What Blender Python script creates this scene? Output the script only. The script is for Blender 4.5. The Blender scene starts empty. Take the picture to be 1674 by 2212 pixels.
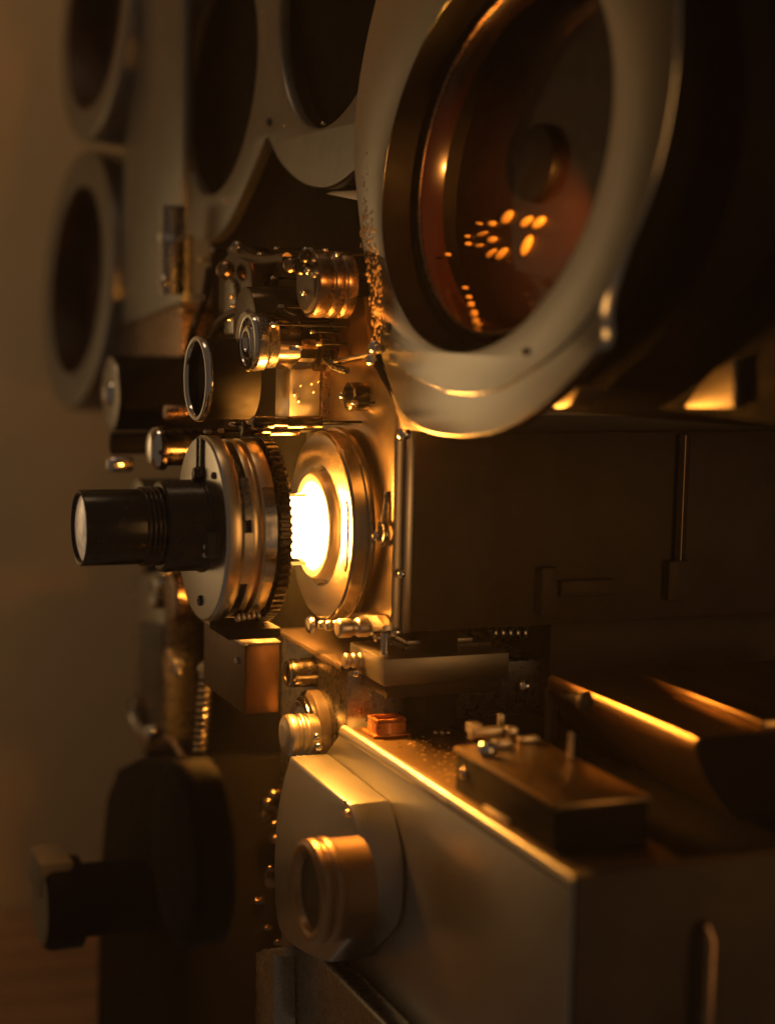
import bpy, bmesh, math, random
from mathutils import Vector, Matrix
random.seed(4)
PI = math.pi
rad = math.radians
scn = bpy.context.scene
COL = scn.collection
MM = 0.001

# ------------------------------------------------------------------ camera
# machine frame in millimetres: u along the light beam (right), v towards the
# viewer (across the machine), z up; origin in the middle of the gate ring.
FPX, PX0, PY0 = 3800.0, 837.0, 1106.0
yaw, pit, rol = rad(22.0), rad(6.6), rad(1.3)
CR = Vector((math.cos(yaw), -math.sin(yaw), 0))
CF = Vector((math.sin(yaw)*math.cos(pit), math.cos(yaw)*math.cos(pit), -math.sin(pit)))
CU = CR.cross(CF)
CR, CU = CR*math.cos(rol)+CU*math.sin(rol), CU*math.cos(rol)-CR*math.sin(rol)
CP = Vector((-504.09, -1401.83, 185.08))
cam = bpy.data.cameras.new('camera')
camo = bpy.data.objects.new('camera', cam)
COL.objects.link(camo)
camo.matrix_world = Matrix(((CR.x, CU.x, -CF.x, CP.x*MM), (CR.y, CU.y, -CF.y, CP.y*MM),
                            (CR.z, CU.z, -CF.z, CP.z*MM), (0, 0, 0, 1)))
cam.sensor_fit = 'HORIZONTAL'
cam.sensor_width = 36
cam.lens = FPX/1674*36
cam.clip_start = 0.05
cam.clip_end = 50
cam.dof.use_dof = True
cam.dof.focus_distance = 1.49
cam.dof.aperture_fstop = 3.1
scn.camera = camo

# ------------------------------------------------------------------ render, world, lamps
scn.view_settings.view_transform = 'Standard'
scn.view_settings.look = 'None'
scn.view_settings.exposure = 0
scn.view_settings.gamma = 1
cy = scn.cycles
cy.use_denoising = True
cy.max_bounces = 8
cy.glossy_bounces = 5
cy.transmission_bounces = 6
cy.sample_clamp_indirect = 6
cy.caustics_reflective = True
cy.blur_glossy = 0.6

w = bpy.data.worlds.new('World')
scn.world = w
w.use_nodes = True
w.node_tree.nodes['Background'].inputs[0].default_value = (1.0, 0.70, 0.47, 1)
w.node_tree.nodes['Background'].inputs[1].default_value = 0.068

def aim(o, tgt):
    d = Vector(tgt)-o.location
    o.rotation_euler = d.to_track_quat('-Z', 'Y').to_euler()

def area(name, loc, tgt, size, power, col, spread=180):
    l = bpy.data.lights.new(name, 'AREA')
    l.shape = 'DISK'
    l.size = size
    l.energy = power
    l.color = col
    l.spread = rad(spread)
    o = bpy.data.objects.new(name, l)
    COL.objects.link(o)
    o.location = [c*MM for c in loc]
    aim(o, [c*MM for c in tgt])
    return o

# unseen light added to pool on the left wall, mirrored in the plates
WALLPOOL = area('wall_pool_light', (-960, 1120, 40), (-960, 1500, 40), 0.2, 3.9, (1.0, 0.84, 0.68), 170)
# unseen soft light added above the frame to even out the wall
WALLFILL = area('wall_fill_light', (-200, 500, 2100), (0, 1500, 350), 0.8, 3.0, (1.0, 0.60, 0.32), 120)
# unseen upright light added right of the viewer for gold streaks on rims
RIMLIGHT = area('rim_light', (560, -1400, 100), (0, 0, 0), 0.25, 1.7, (1.0, 0.46, 0.12), 170)
RIMLIGHT.data.shape = 'RECTANGLE'
RIMLIGHT.data.size = .22
RIMLIGHT.data.size_y = .8

# ------------------------------------------------------------------ helpers
def W(u, v, z):
    return Vector((u, -v, z))

def at(px, py, u=None, v=None, z=None):
    """point (u, v, z) on the given plane seen at a picture position"""
    d = CF+CR*((px-PX0)/FPX)-CU*((py-PY0)/FPX)
    if u is not None:
        t = (u-CP.x)/d.x
    elif v is not None:
        t = (-v-CP.y)/d.y
    else:
        t = (z-CP.z)/d.z
    p = CP+d*t
    return (p.x, -p.y, p.z)

def depth(p):
    return (W(*p)-CP).dot(CF)

def frame(c=(0, 0, 0), ya=0.0, ti=0.0):
    """local axes: s along the disc's own axis (to the right), a towards the viewer, b up"""
    ya, ti = rad(ya), rad(ti)
    n = Vector((math.cos(ti)*math.cos(ya), math.cos(ti)*math.sin(ya), math.sin(ti)))
    e1 = Vector((-math.sin(ya), math.cos(ya), 0))
    e2 = n.cross(e1)
    return (W(*c), n, -e1, e2)

def fp(fr, s, a, b):
    return fr[0]+fr[1]*s+fr[2]*a+fr[3]*b

def merge(dst, src):
    m = bpy.data.meshes.new('tmp')
    src.to_mesh(m)
    src.free()
    dst.from_mesh(m)
    bpy.data.meshes.remove(m)

def B():
    return bmesh.new()

def box(bm, u0, u1, v0, v1, z0, z1, bev=1.2, seg=2):
    t = bmesh.new()
    vs = [t.verts.new(W(u, v, z)) for u in (u0, u1) for v in (v0, v1) for z in (z0, z1)]
    for f in ((0, 1, 3, 2), (4, 6, 7, 5), (0, 4, 5, 1), (2, 3, 7, 6), (0, 2, 6, 4), (1, 5, 7, 3)):
        t.faces.new([vs[i] for i in f])
    bmesh.ops.recalc_face_normals(t, faces=t.faces)
    if bev:
        bmesh.ops.bevel(t, geom=t.edges[:], offset=bev, segments=seg, profile=0.5, affect='EDGES')
    merge(bm, t)
    return bm

def prism(bm, poly, u0, u1, bev=1.5, seg=2, fr=None, n=None):
    """polygon in (v, z) [or (a, b) of a frame] carried from u0 to u1"""
    t = bmesh.new()
    fr = fr or frame()
    lo = [t.verts.new(fp(fr, u0, *p)) for p in poly]
    hi = [t.verts.new(fp(fr, u1, *p)) for p in poly]
    k = len(poly)
    f0 = t.faces.new(lo)
    f1 = t.faces.new(hi[::-1])
    for i in range(k):
        t.faces.new((lo[i], hi[i], hi[(i+1) % k], lo[(i+1) % k]))
    bmesh.ops.recalc_face_normals(t, faces=t.faces)
    if bev:
        es = list(set(f0.edges[:]+f1.edges[:]))
        bmesh.ops.bevel(t, geom=es, offset=bev, segments=seg, profile=0.5, affect='EDGES')
    merge(bm, t)
    return bm

def chamf(prof, r):
    out = [prof[0]]
    for i in range(1, len(prof)-1):
        p, a, b = Vector(prof[i]), Vector(prof[i-1]), Vector(prof[i+1])
        da, db = (a-p), (b-p)
        rr = min(r, da.length*.45, db.length*.45)
        if rr < .05 or abs(da.normalized().dot(db.normalized())) > .97:
            out.append(prof[i])
            continue
        q0, q1 = p+da.normalized()*rr, p+db.normalized()*rr
        out += [tuple(q0), tuple((q0+q1+p*2)/4), tuple(q1)]
    out.append(prof[-1])
    return out

def lathe(bm, prof, fr=None, n=64, ch=0.8):
    """profile of (s, r) turned about the frame's axis"""
    fr = fr or frame()
    if ch:
        prof = chamf(prof, ch)
    t = bmesh.new()
    rings = []
    for s, r in prof:
        if r < 1e-4:
            rings.append([t.verts.new(fp(fr, s, 0, 0))])
        else:
            rings.append([t.verts.new(fp(fr, s, r*math.cos(2*PI*i/n), r*math.sin(2*PI*i/n))) for i in range(n)])
    for A, C in zip(rings, rings[1:]):
        if len(A) == 1 and len(C) == 1:
            continue
        for i in range(n):
            j = (i+1) % n
            if len(A) == 1:
                t.faces.new((A[0], C[i], C[j]))
            elif len(C) == 1:
                t.faces.new((A[i], A[j], C[0]))
            else:
                t.faces.new((A[i], A[j], C[j], C[i]))
    bmesh.ops.recalc_face_normals(t, faces=t.faces)
    merge(bm, t)
    return bm

def ball(bm, c, r, sx=1, n=16):
    t = bmesh.new()
    bmesh.ops.create_uvsphere(t, u_segments=n, v_segments=n//2, radius=r)
    bmesh.ops.scale(t, vec=(sx, 1, 1), verts=t.verts)
    bmesh.ops.translate(t, vec=W(*c), verts=t.verts)
    merge(bm, t)
    return bm

def tube(bm, pts, r, n=10, closed=False):
    t = bmesh.new()
    P = [W(*p) for p in pts]
    k = len(P)
    rings = []
    prev = None
    for i, p in enumerate(P):
        if closed:
            d = P[(i+1) % k]-P[i-1]
        else:
            d = P[min(i+1, k-1)]-P[max(i-1, 0)]
        d.normalize()
        if prev is None:
            x = d.orthogonal().normalized()
        else:
            x = (prev-d*prev.dot(d)).normalized()
        prev = x
        y = d.cross(x)
        rings.append([t.verts.new(p+(x*math.cos(2*PI*j/n)+y*math.sin(2*PI*j/n))*r) for j in range(n)])
    for i in range(k if closed else k-1):
        A, C = rings[i], rings[(i+1) % k]
        for j in range(n):
            t.faces.new((A[j], A[(j+1) % n], C[(j+1) % n], C[j]))
    if not closed:
        t.faces.new(rings[0])
        t.faces.new(rings[-1])
    bmesh.ops.recalc_face_normals(t, faces=t.faces)
    merge(bm, t)
    return bm

def smooth_closed(pts, sub=6):
    out = []
    k = len(pts)
    for i in range(k):
        p0, p1, p2, p3 = (Vector(pts[(i+j) % k]) for j in (-1, 0, 1, 2))
        for q in range(sub):
            t = q/sub
            out.append(tuple(.5*((2*p1)+(p2-p0)*t+(2*p0-5*p1+4*p2-p3)*t*t+(3*p1-p0-3*p2+p3)*t**3)))
    return out

def smooth_open(pts, sub=6):
    out = []
    k = len(pts)
    for i in range(k-1):
        p0, p1, p2, p3 = (Vector(pts[min(max(i+j, 0), k-1)]) for j in (-1, 0, 1, 2))
        for q in range(sub):
            t = q/sub
            out.append(tuple(.5*((2*p1)+(p2-p0)*t+(2*p0-5*p1+4*p2-p3)*t*t+(3*p1-p0-3*p2+p3)*t**3)))
    out.append(tuple(pts[-1]))
    return out

def plate_with_holes(bm, outline, holes, fr, s0, s1, bev=1.2):
    """flat plate of an outline with holes, in the frame's (a, b) plane, from s0 to s1"""
    cu = bpy.data.curves.new('tmp', 'CURVE')
    cu.dimensions = '2D'
    cu.fill_mode = 'BOTH'
    cu.extrude = abs(s1-s0)/2-bev
    cu.bevel_depth = bev
    cu.bevel_resolution = 2
    cu.offset = -bev
    for lp in [outline]+holes:
        sp = cu.splines.new('POLY')
        sp.points.add(len(lp)-1)
        for q, (a, b) in zip(sp.points, lp):
            q.co = (a, b, 0, 1)
        sp.use_cyclic_u = True
    o = bpy.data.objects.new('tmp', cu)
    COL.objects.link(o)
    dg = bpy.context.evaluated_depsgraph_get()
    m = bpy.data.meshes.new_from_object(o.evaluated_get(dg))
    t = bmesh.new()
    t.from_mesh(m)
    mid = (s0+s1)/2
    for v in t.verts:
        v.co = fp(fr, mid-v.co.z, v.co.x, v.co.y)
    bmesh.ops.remove_doubles(t, verts=t.verts, dist=.01)
    bmesh.ops.recalc_face_normals(t, faces=t.faces)
    merge(bm, t)
    COL.objects.unlink(o)
    bpy.data.objects.remove(o)
    bpy.data.curves.remove(cu)
    bpy.data.meshes.remove(m)
    return bm

def circ(r, n=96, c=(0, 0), a0=0):
    return [(c[0]+r*math.cos(a0+2*PI*i/n), c[1]+r*math.sin(a0+2*PI*i/n)) for i in range(n)]

def wloc(o):
    p = Vector(o.location)
    while o.parent:
        o = o.parent
        p = p+Vector(o.location)
    return p

def part(name, bm, mat, parent, ang=35, label=None, kind=None):
    """link the bmesh (in mm) as one mesh object with its origin in its middle"""
    lo = Vector((1e9,)*3)
    hi = -lo
    for v in bm.verts:
        for i in range(3):
            lo[i] = min(lo[i], v.co[i])
            hi[i] = max(hi[i], v.co[i])
    c = (lo+hi)/2
    for v in bm.verts:
        v.co = (v.co-c)*MM
    m = bpy.data.meshes.new(name)
    bm.to_mesh(m)
    bm.free()
    m.materials.append(mat)
    m.shade_smooth()
    m.set_sharp_from_angle(angle=rad(ang))
    o = bpy.data.objects.new(name, m)
    COL.objects.link(o)
    if parent is not None:
        o.parent = parent
        o.location = c*MM-wloc(parent)
    else:
        o.location = c*MM
    if label:
        o['label'] = label
    if kind:
        o['kind'] = kind
    return o

def thing(name, label, cat, base, group=None):
    o = bpy.data.objects.new(name, None)
    o.empty_display_size = .05
    COL.objects.link(o)
    o.location = W(*base)*MM
    o['label'] = label
    o['category'] = cat
    if group:
        o['group'] = group
    return o

def again(src, parent, p, rot=None):
    """another copy of an alike part (shared mesh data), its middle at p"""
    c = src.copy()
    COL.objects.link(c)
    c.parent = parent
    c.location = W(*p)*MM-wloc(parent)
    if rot:
        c.rotation_euler = rot
    for ch in src.children:
        d = ch.copy()
        COL.objects.link(d)
        d.parent = c
    return c

# ------------------------------------------------------------------ materials
def mat(name, col, metal=0.0, rough=0.4, spec=0.5, var=0.25, vscale=18.0, rvar=0.12, bump=0.0,
        bscale=300.0, stretch=None, coat=0.0, trans=0.0, ior=1.45, grime=0.0):
    m = bpy.data.materials.new(name)
    m.use_nodes = True
    nt = m.node_tree
    N = nt.nodes
    L = nt.links
    bs = N['Principled BSDF']
    bs.inputs['Metallic'].default_value = metal
    bs.inputs['Specular IOR Level'].default_value = spec
    bs.inputs['Coat Weight'].default_value = coat
    bs.inputs['Coat Roughness'].default_value = 0.08
    bs.inputs['Transmission Weight'].default_value = trans
    bs.inputs['IOR'].default_value = ior
    tc = N.new('ShaderNodeTexCoord')
    mp = N.new('ShaderNodeMapping')
    L.new(tc.outputs['Object'], mp.inputs[0])
    if stretch:
        mp.inputs['Scale'].default_value = stretch
    n1 = N.new('ShaderNodeTexNoise')
    n1.inputs['Scale'].default_value = vscale
    n1.inputs['Detail'].default_value = 6
    n1.inputs['Roughness'].default_value = .65
    L.new(mp.outputs[0], n1.inputs['Vector'])
    rmp = N.new('ShaderNodeValToRGB')
    rmp.color_ramp.elements[0].position = .3
    rmp.color_ramp.elements[1].position = .7
    a = [c*(1-var) for c in col]
    b = [min(1, c*(1+var)) for c in col]
    rmp.color_ramp.elements[0].color = (*a, 1)
    rmp.color_ramp.elements[1].color = (*b, 1)
    L.new(n1.outputs['Fac'], rmp.inputs[0])
    L.new(rmp.outputs[0], bs.inputs['Base Color'])
    n2 = N.new('ShaderNodeTexNoise')
    n2.inputs['Scale'].default_value = vscale*3.3
    n2.inputs['Detail'].default_value = 8
    L.new(mp.outputs[0], n2.inputs['Vector'])
    mr = N.new('ShaderNodeMapRange')
    mr.inputs['From Min'].default_value = .3
    mr.inputs['From Max'].default_value = .7
    mr.inputs['To Min'].default_value = max(.02, rough-rvar)
    mr.inputs['To Max'].default_value = min(1, rough+rvar)
    L.new(n2.outputs['Fac'], mr.inputs['Value'])
    L.new(mr.outputs[0], bs.inputs['Roughness'])
    if bump:
        n3 = N.new('ShaderNodeTexNoise')
        n3.inputs['Scale'].default_value = bscale
        n3.inputs['Detail'].default_value = 4
        L.new(mp.outputs[0], n3.inputs['Vector'])
        bp = N.new('ShaderNodeBump')
        bp.inputs['Strength'].default_value = bump
        bp.inputs['Distance'].default_value = .0006
        L.new(n3.outputs['Fac'], bp.inputs['Height'])
        L.new(bp.outputs[0], bs.inputs['Normal'])
    return m

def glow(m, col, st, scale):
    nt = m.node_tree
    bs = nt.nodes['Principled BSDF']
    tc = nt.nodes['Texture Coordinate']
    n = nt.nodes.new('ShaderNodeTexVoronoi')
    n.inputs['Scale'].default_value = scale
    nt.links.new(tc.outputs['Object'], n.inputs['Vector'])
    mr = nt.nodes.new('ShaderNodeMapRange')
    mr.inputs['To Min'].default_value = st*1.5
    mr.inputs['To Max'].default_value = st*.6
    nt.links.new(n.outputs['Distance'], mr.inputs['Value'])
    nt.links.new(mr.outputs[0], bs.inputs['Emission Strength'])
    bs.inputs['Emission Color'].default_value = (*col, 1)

def turned(m, amount):
    nt = m.node_tree
    tg = nt.nodes.new('ShaderNodeTangent')
    tg.direction_type = 'RADIAL'
    tg.axis = 'X'
    bs = nt.nodes['Principled BSDF']
    bs.inputs['Anisotropic'].default_value = amount
    nt.links.new(tg.outputs[0], bs.inputs['Tangent'])

def emit(name, col, strength):
    m = bpy.data.materials.new(name)
    m.use_nodes = True
    nt = m.node_tree
    nt.nodes.remove(nt.nodes['Principled BSDF'])
    e = nt.nodes.new('ShaderNodeEmission')
    e.inputs[0].default_value = (*col, 1)
    e.inputs[1].default_value = strength
    nt.links.new(e.outputs[0], nt.nodes['Material Output'].inputs[0])
    return m

LAMP = (1.0, 0.37, 0.05)
M_alu = mat('satin_aluminium', (.52, .50, .47), 1, .36, var=.12, vscale=30, rvar=.08, bump=.08, bscale=900)
M_face = mat('grey_painted_metal', (.44, .445, .44), .95, .32, var=.04, vscale=22, rvar=.03, bump=.05, bscale=1200)
M_plate = mat('dark_grey_plate', (.27, .27, .265), .9, .38, var=.08, vscale=22, rvar=.05, bump=.05, bscale=1200)
M_turn = mat('turned_metal', (.60, .54, .46), 1, .36, var=.06, vscale=60, rvar=.03)
M_disc = mat('turned_disc_metal', (.34, .29, .23), 1, .24, var=.04, vscale=60, rvar=.02)
M_alud = mat('turned_aluminium', (.66, .65, .63), 1, .24, var=.03, vscale=60, rvar=.02)
M_chrome = mat('chrome', (.75, .74, .72), 1, .12, var=.06, vscale=40, rvar=.05)
M_steel = mat('worn_steel', (.34, .33, .31), 1, .28, var=.08, vscale=45, rvar=.04, bump=.05, bscale=900)
M_soot = mat('dull_black_paint', (.006, .0052, .0045), 0, .75, spec=.12, var=.3, vscale=30, rvar=.1, bump=.1, bscale=1500)
M_gloss = mat('gloss_black_enamel', (.018, .015, .013), 0, .24, var=.3, vscale=30, rvar=.05)
M_black = mat('black_enamel', (.07, .062, .055), 0, .45, var=.3, vscale=30, rvar=.1, bump=.12, bscale=1500)
M_blackm = mat('blackened_metal', (.06, .05, .042), 1, .25, var=.12, vscale=40, rvar=.1, bump=.1, bscale=900)
M_dark = mat('dark_polished_metal', (.06, .043, .03), 1, .18, var=.1, vscale=50, rvar=.05)
M_lid = mat('dark_lid_metal', (.32, .22, .11), 1, .33, var=.05, vscale=50, rvar=.06, bump=.05)
M_copper = mat('dull_copper', (.11, .062, .036), 1, .4, var=.1, vscale=30, rvar=.04)
M_bronze = mat('bronze_metal', (.30, .20, .13), 1, .27, var=.1, vscale=40, rvar=.04, bump=.04, bscale=900)
M_brown = mat('dark_brown_enamel', (.045, .034, .026), 0, .5, spec=.22, var=.25, vscale=25, rvar=.03, bump=.03, bscale=900)
M_inner = mat('dark_red_lining', (.035, .014, .008), 0, .5, var=.3, vscale=12)
M_bore = mat('dark_bore_lining', (.006, .0035, .0025), 0, .45, spec=.25, var=.2, vscale=12)
M_knob = mat('bronze_knob_metal', (.38, .25, .15), 1, .34, var=.05, vscale=40, rvar=.02)
M_amber = mat('amber_pane', (.045, .013, .005), 0, .2, var=.2, vscale=14, rvar=.03, coat=.3)
M_reel = mat('amber_reel', (.026, .0075, .0035), 0, .5, var=.25, vscale=16, coat=.4)
M_drop = mat('bright_droplet', (.85, .70, .5), .9, .22, var=.1)
M_speck = mat('lamplit_speck', (1.0, .62, .28), 0, .55, var=.05)  # lamp's orange glint put into the colour of worn specks and dots
M_glint = mat('bright_glint', (1.0, .58, .14), 0, .4, var=.1)
M_red = mat('amber_button_plastic', (.55, .20, .05), .55, .3, var=.15, coat=.5)
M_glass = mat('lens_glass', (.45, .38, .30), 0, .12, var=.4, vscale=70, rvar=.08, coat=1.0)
M_wall = mat('plaster_wall', (.46, .335, .17), 0, .85, var=.06, vscale=3, bump=.1, bscale=60)
M_wood = mat('table_wood', (.30, .16, .07), 0, .4, var=.3, vscale=5, stretch=(1, 9, 9))
M_bezel = mat('brushed_bezel_metal', (.45, .45, .44), 1, .21, var=.03, vscale=30, rvar=.008)
M_shelf = mat('plain_shelf_metal', (.30, .28, .25), 1, .42, var=.03, vscale=30, rvar=.02)
M_trim = mat('dull_edge_metal', (.50, .48, .45), 1, .42, var=.05, vscale=30, rvar=.04)
M_gplate = mat('gate_plate_metal', (.36, .31, .25), 1, .32, var=.08, vscale=40, rvar=.03, bump=.05, bscale=700)
M_band = mat('lit_band_metal', (.78, .62, .38), 1, .3, var=.04, vscale=40, rvar=.02)  # golden colour carries the warm light falling on the ring rims
M_guide = mat('brown_guide_metal', (.24, .14, .07), 1, .4, var=.06, vscale=30, rvar=.03)
M_pale = mat('pale_knob_paint', (.26, .21, .13), 0, .7, var=.08, vscale=20)
turned(M_bezel, .6)
turned(M_disc, .75)
turned(M_alud, .6)
M_lampglow = emit('lamp_glow', LAMP, 520.0)
M_fringe = emit('amber_glow_fringe', (1.0, .46, .09), 1.3)
glow(M_glass, (1.0, .64, .38), .22, 160)  # glass emits, standing in for lamp light scattered in the lens

# ------------------------------------------------------------------ the room
bm = B()
box(bm, -4500, 3500, -1530, -1500, -900, 2600, 0)
wall = part('wall', bm, M_wall, None)
wall['kind'] = 'structure'

tbl = thing('table', 'low wooden table behind the machine at the lower left', 'table', (-300, -1100, -1300))
for k in range(9):
    bm = B()
    v1 = -1490+k*96
    box(bm, -1600, 600, v1, v1+93, -864, -840+random.uniform(-1, 1), 3)
    part('plank', bm, M_wood, tbl)
bm = B()
box(bm, -1580, 580, -1480, -650, -900, -868, 2)
part('apron', bm, M_wood, tbl)
for u in (-1500, 500):
    for v in (-1440, -690):
        bm = B()
        box(bm, u-35, u+35, v-35, v+35, -1300, -900, 4)
        part('leg', bm, M_wood, tbl)

# ------------------------------------------------------------------ reel housings
def traced(pts, fr):
    """picture points carried onto the frame's plane as (a, b)"""
    out = []
    for x, y in pts:
        d = CF+CR*((x-PX0)/FPX)-CU*((y-PY0)/FPX)
        t = (fr[0]-CP).dot(fr[1])/d.dot(fr[1])
        q = CP+d*t-fr[0]
        out.append((q.dot(fr[2]), q.dot(fr[3])))
    return out

screw_proto = None
def screw(parent, fr, s, a, b, r=4.0, m=None, name='screw', h=2.5):
    f2 = (fp(fr, s, a, b), fr[1], fr[2], fr[3])
    bm = B()
    lathe(bm, [(0, 0), (0, r*.25), (r*.12, r*.27), (-h*.9, r*.3), (-h, r*.8), (-h*.6, r), (1, r)][1:], f2, 20, .3)
    return part(name, bm, m or M_black, parent)

def stud(parent, fr, s, a, b, r=4.0, m=None, name='screw', h=3.0):
    f2 = (fp(fr, s, a, b), fr[1], fr[2], fr[3])
    bm = B()
    lathe(bm, [(-h, 0), (-h, r*.7), (-h*.6, r), (1.5, r)], f2, 20, .4)
    return part(name, bm, m or M_chrome, parent)

# nearest housing with the amber window
f3r = frame((1, 312, 292), 8, -8)
q3 = CP+(W(1, 310, 297)-CP)*1.05
f3 = frame((q3.x, -q3.y, q3.z), 3, -4)
def onto(points, fr):
    out = []
    for P in points:
        d = P-CP
        q = CP+d*((fr[0]-CP).dot(fr[1])/d.dot(fr[1]))-fr[0]
        out.append((q.dot(fr[2]), q.dot(fr[3])))
    return out
hole3 = onto([fp(f3r, 0, 136.5*math.cos(2*PI*i/128), 136.5*math.sin(2*PI*i/128)) for i in range(128)], f3)
hc = (sum(p[0] for p in hole3)/128, sum(p[1] for p in hole3)/128)
f3c = (fp(f3, 0, *hc), f3[1], f3[2], f3[3])
def holed(k):
    return [(hc[0]+(a-hc[0])*k, hc[1]+(b-hc[1])*k) for a, b in hole3]
def loft(bm, steps, fr):
    """the opening's outline carried along s: (s, scale) steps"""
    t = bmesh.new()
    rings = [[t.verts.new(fp(fr, s_, *p)) for p in holed(k)] for s_, k in steps]
    n = len(hole3)
    for A, C in zip(rings, rings[1:]):
        for i in range(n):
            t.faces.new((A[i], A[(i+1) % n], C[(i+1) % n], C[i]))
    bmesh.ops.recalc_face_normals(t, faces=t.faces)
    merge(bm, t)
    return bm
mag3 = thing('reel_housing', 'largest reel housing at upper right with amber reel window and speckled left edge', 'reel housing', (1, 312, 90), 'reel housings')
# bezel ring and the plate behind it
inner = holed(1.0)
plate_px = [(757, 300), (757, 345), (763, 420), (772, 500), (788, 610), (806, 720), (822, 790), (846, 860), (872, 905),
            (925, 935), (1010, 942), (1080, 926), (1150, 886), (1220, 822), (1286, 738), (1290, 650), (1335, 500), (1382, 360), (1410, 180),
            (1412, -40), (1385, -240), (1310, -400), (1200, -480), (1040, -440), (900, -260), (815, -40), (770, 160)]
plate = smooth_closed(traced(plate_px, f3), 5)
bm = B()
plate_with_holes(bm, plate, [holed(1.04)], f3, 3, 13, .7)
part('back_plate', bm, M_bezel, mag3, label='lower rounded plate showing below the bezel')
bez_px = [(765, 300), (766, 380), (775, 470), (792, 590), (812, 700), (838, 768), (880, 806), (940, 838), (1000, 851), (1062, 845),
          (1140, 800), (1220, 738), (1292, 650), (1357, 525), (1408, 390), (1443, 240), (1460, 80), (1456, -100), (1415, -280), (1330, -420),
          (1200, -480), (1050, -430), (910, -250), (825, -30), (780, 150)]
bez = smooth_closed(traced(bez_px, f3), 5)
bm = B()
plate_with_holes(bm, bez, [inner], f3, 1.0, 3, .4)
bezel = part('bezel', bm, M_bezel, mag3)
# the deep drum behind it with the amber window recessed inside
bm = B()
loft(bm, [(13, 1.06), (70, 1.06), (70, 1.26), (330, 1.26), (330, 1.0)], f3)
part('drum', bm, M_soot, mag3)
bm = B()
loft(bm, [(1.4, .996), (26, .985), (27, .95), (31, .93), (60, .92)], f3)
part('bore', bm, M_bore, mag3)
bm = B()
loft(bm, [(29, .94), (26, .905), (26.5, .885), (33, .865), (42, .85), (44, .92)], f3)
part('inner_rim', bm, M_amber, mag3)
bm = B()
lathe(bm, [(60, 0), (60, 158)], f3c, 96, 0)
rl = part('reel', bm, M_reel, mag3)
bm = B()
(ha, hb), = traced([(1150, 350)], (fp(f3, 52, 0, 0), f3[1], f3[2], f3[3]))
f3h = (fp(f3, 0, ha, hb), f3[1], f3[2], f3[3])
lathe(bm, [(52, 0), (52, 26), (53, 28), (59.5, 29)], f3h, 64, 1)
part('hub', bm, M_bore, mag3)
bm = B()
hp = holed(.89)
t = bmesh.new()
rr_ = []
for i in range(128):
    cpt = Vector(hp[i])
    out = (cpt-Vector(hc)).normalized()
    rr_.append([t.verts.new(fp(f3, 25+1.6*math.sin(q*PI/4), cpt.x+out.x*1.6*math.cos(q*PI/4), cpt.y+out.y*1.6*math.cos(q*PI/4))) for q in range(8)])
for i in range(128):
    for q in range(8):
        t.faces.new((rr_[i][q], rr_[i][(q+1) % 8], rr_[(i+1) % 128][(q+1) % 8], rr_[(i+1) % 128][q]))
bmesh.ops.recalc_face_normals(t, faces=t.faces)
merge(bm, t)
part('highlight_ring', bm, M_bronze, mag3)  # thin ring added to catch bright arcs of light inside the opening
# bright ovals on the reel, standing in for reflections in the amber glass
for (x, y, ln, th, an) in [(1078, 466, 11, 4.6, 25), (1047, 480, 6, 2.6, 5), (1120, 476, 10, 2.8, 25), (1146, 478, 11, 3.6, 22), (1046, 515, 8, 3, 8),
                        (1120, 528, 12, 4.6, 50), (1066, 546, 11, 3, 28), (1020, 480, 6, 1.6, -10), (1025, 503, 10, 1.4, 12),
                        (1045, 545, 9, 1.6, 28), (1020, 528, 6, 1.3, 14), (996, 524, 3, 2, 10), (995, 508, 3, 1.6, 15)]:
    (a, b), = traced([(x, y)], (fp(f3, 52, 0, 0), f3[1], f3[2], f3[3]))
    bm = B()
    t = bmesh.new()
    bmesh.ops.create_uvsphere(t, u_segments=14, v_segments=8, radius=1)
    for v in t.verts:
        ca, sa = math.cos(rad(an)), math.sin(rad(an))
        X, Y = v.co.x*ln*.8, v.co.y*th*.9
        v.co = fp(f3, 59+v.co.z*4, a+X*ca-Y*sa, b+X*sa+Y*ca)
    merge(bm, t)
    part('glint', bm, M_glint, mag3)
for (x, y, r) in [(1004, 640, 1.3), (1008, 656, 2), (1014, 676, 2.8), (1018, 693, 2.6), (1026, 704, 2.6), (1032, 712, 2), (996, 620, 1), (959, 548, 1.2)]:
    (a, b), = traced([(x, y)], (fp(f3, 30, 0, 0), f3[1], f3[2], f3[3]))
    stud(mag3, f3, 34, a, b, r, M_glint, 'rivet', 3)
# screws of the bezel
for x, y, r in [(834, 709, 4.6), (1134, 759, 2.6), (817, 752, 3.6)]:
    (a, b), = traced([(x, y)], f3)
    screw(mag3, f3, 1, a, b, r)
# beads of bright metal where the paint of the left edge has worn through
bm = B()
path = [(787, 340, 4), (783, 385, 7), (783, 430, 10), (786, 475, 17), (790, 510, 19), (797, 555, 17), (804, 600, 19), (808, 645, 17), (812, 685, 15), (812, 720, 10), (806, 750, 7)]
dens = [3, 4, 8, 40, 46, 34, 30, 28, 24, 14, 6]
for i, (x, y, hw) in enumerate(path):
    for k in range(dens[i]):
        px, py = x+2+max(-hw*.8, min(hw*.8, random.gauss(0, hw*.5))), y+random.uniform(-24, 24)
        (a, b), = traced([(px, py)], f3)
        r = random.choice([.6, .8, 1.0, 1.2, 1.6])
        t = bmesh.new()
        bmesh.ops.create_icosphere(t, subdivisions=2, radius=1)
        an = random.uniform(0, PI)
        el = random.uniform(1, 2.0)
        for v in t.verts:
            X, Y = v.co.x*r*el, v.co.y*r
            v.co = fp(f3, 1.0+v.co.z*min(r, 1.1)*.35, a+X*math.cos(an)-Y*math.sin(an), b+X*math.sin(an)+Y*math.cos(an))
        merge(bm, t)
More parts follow.
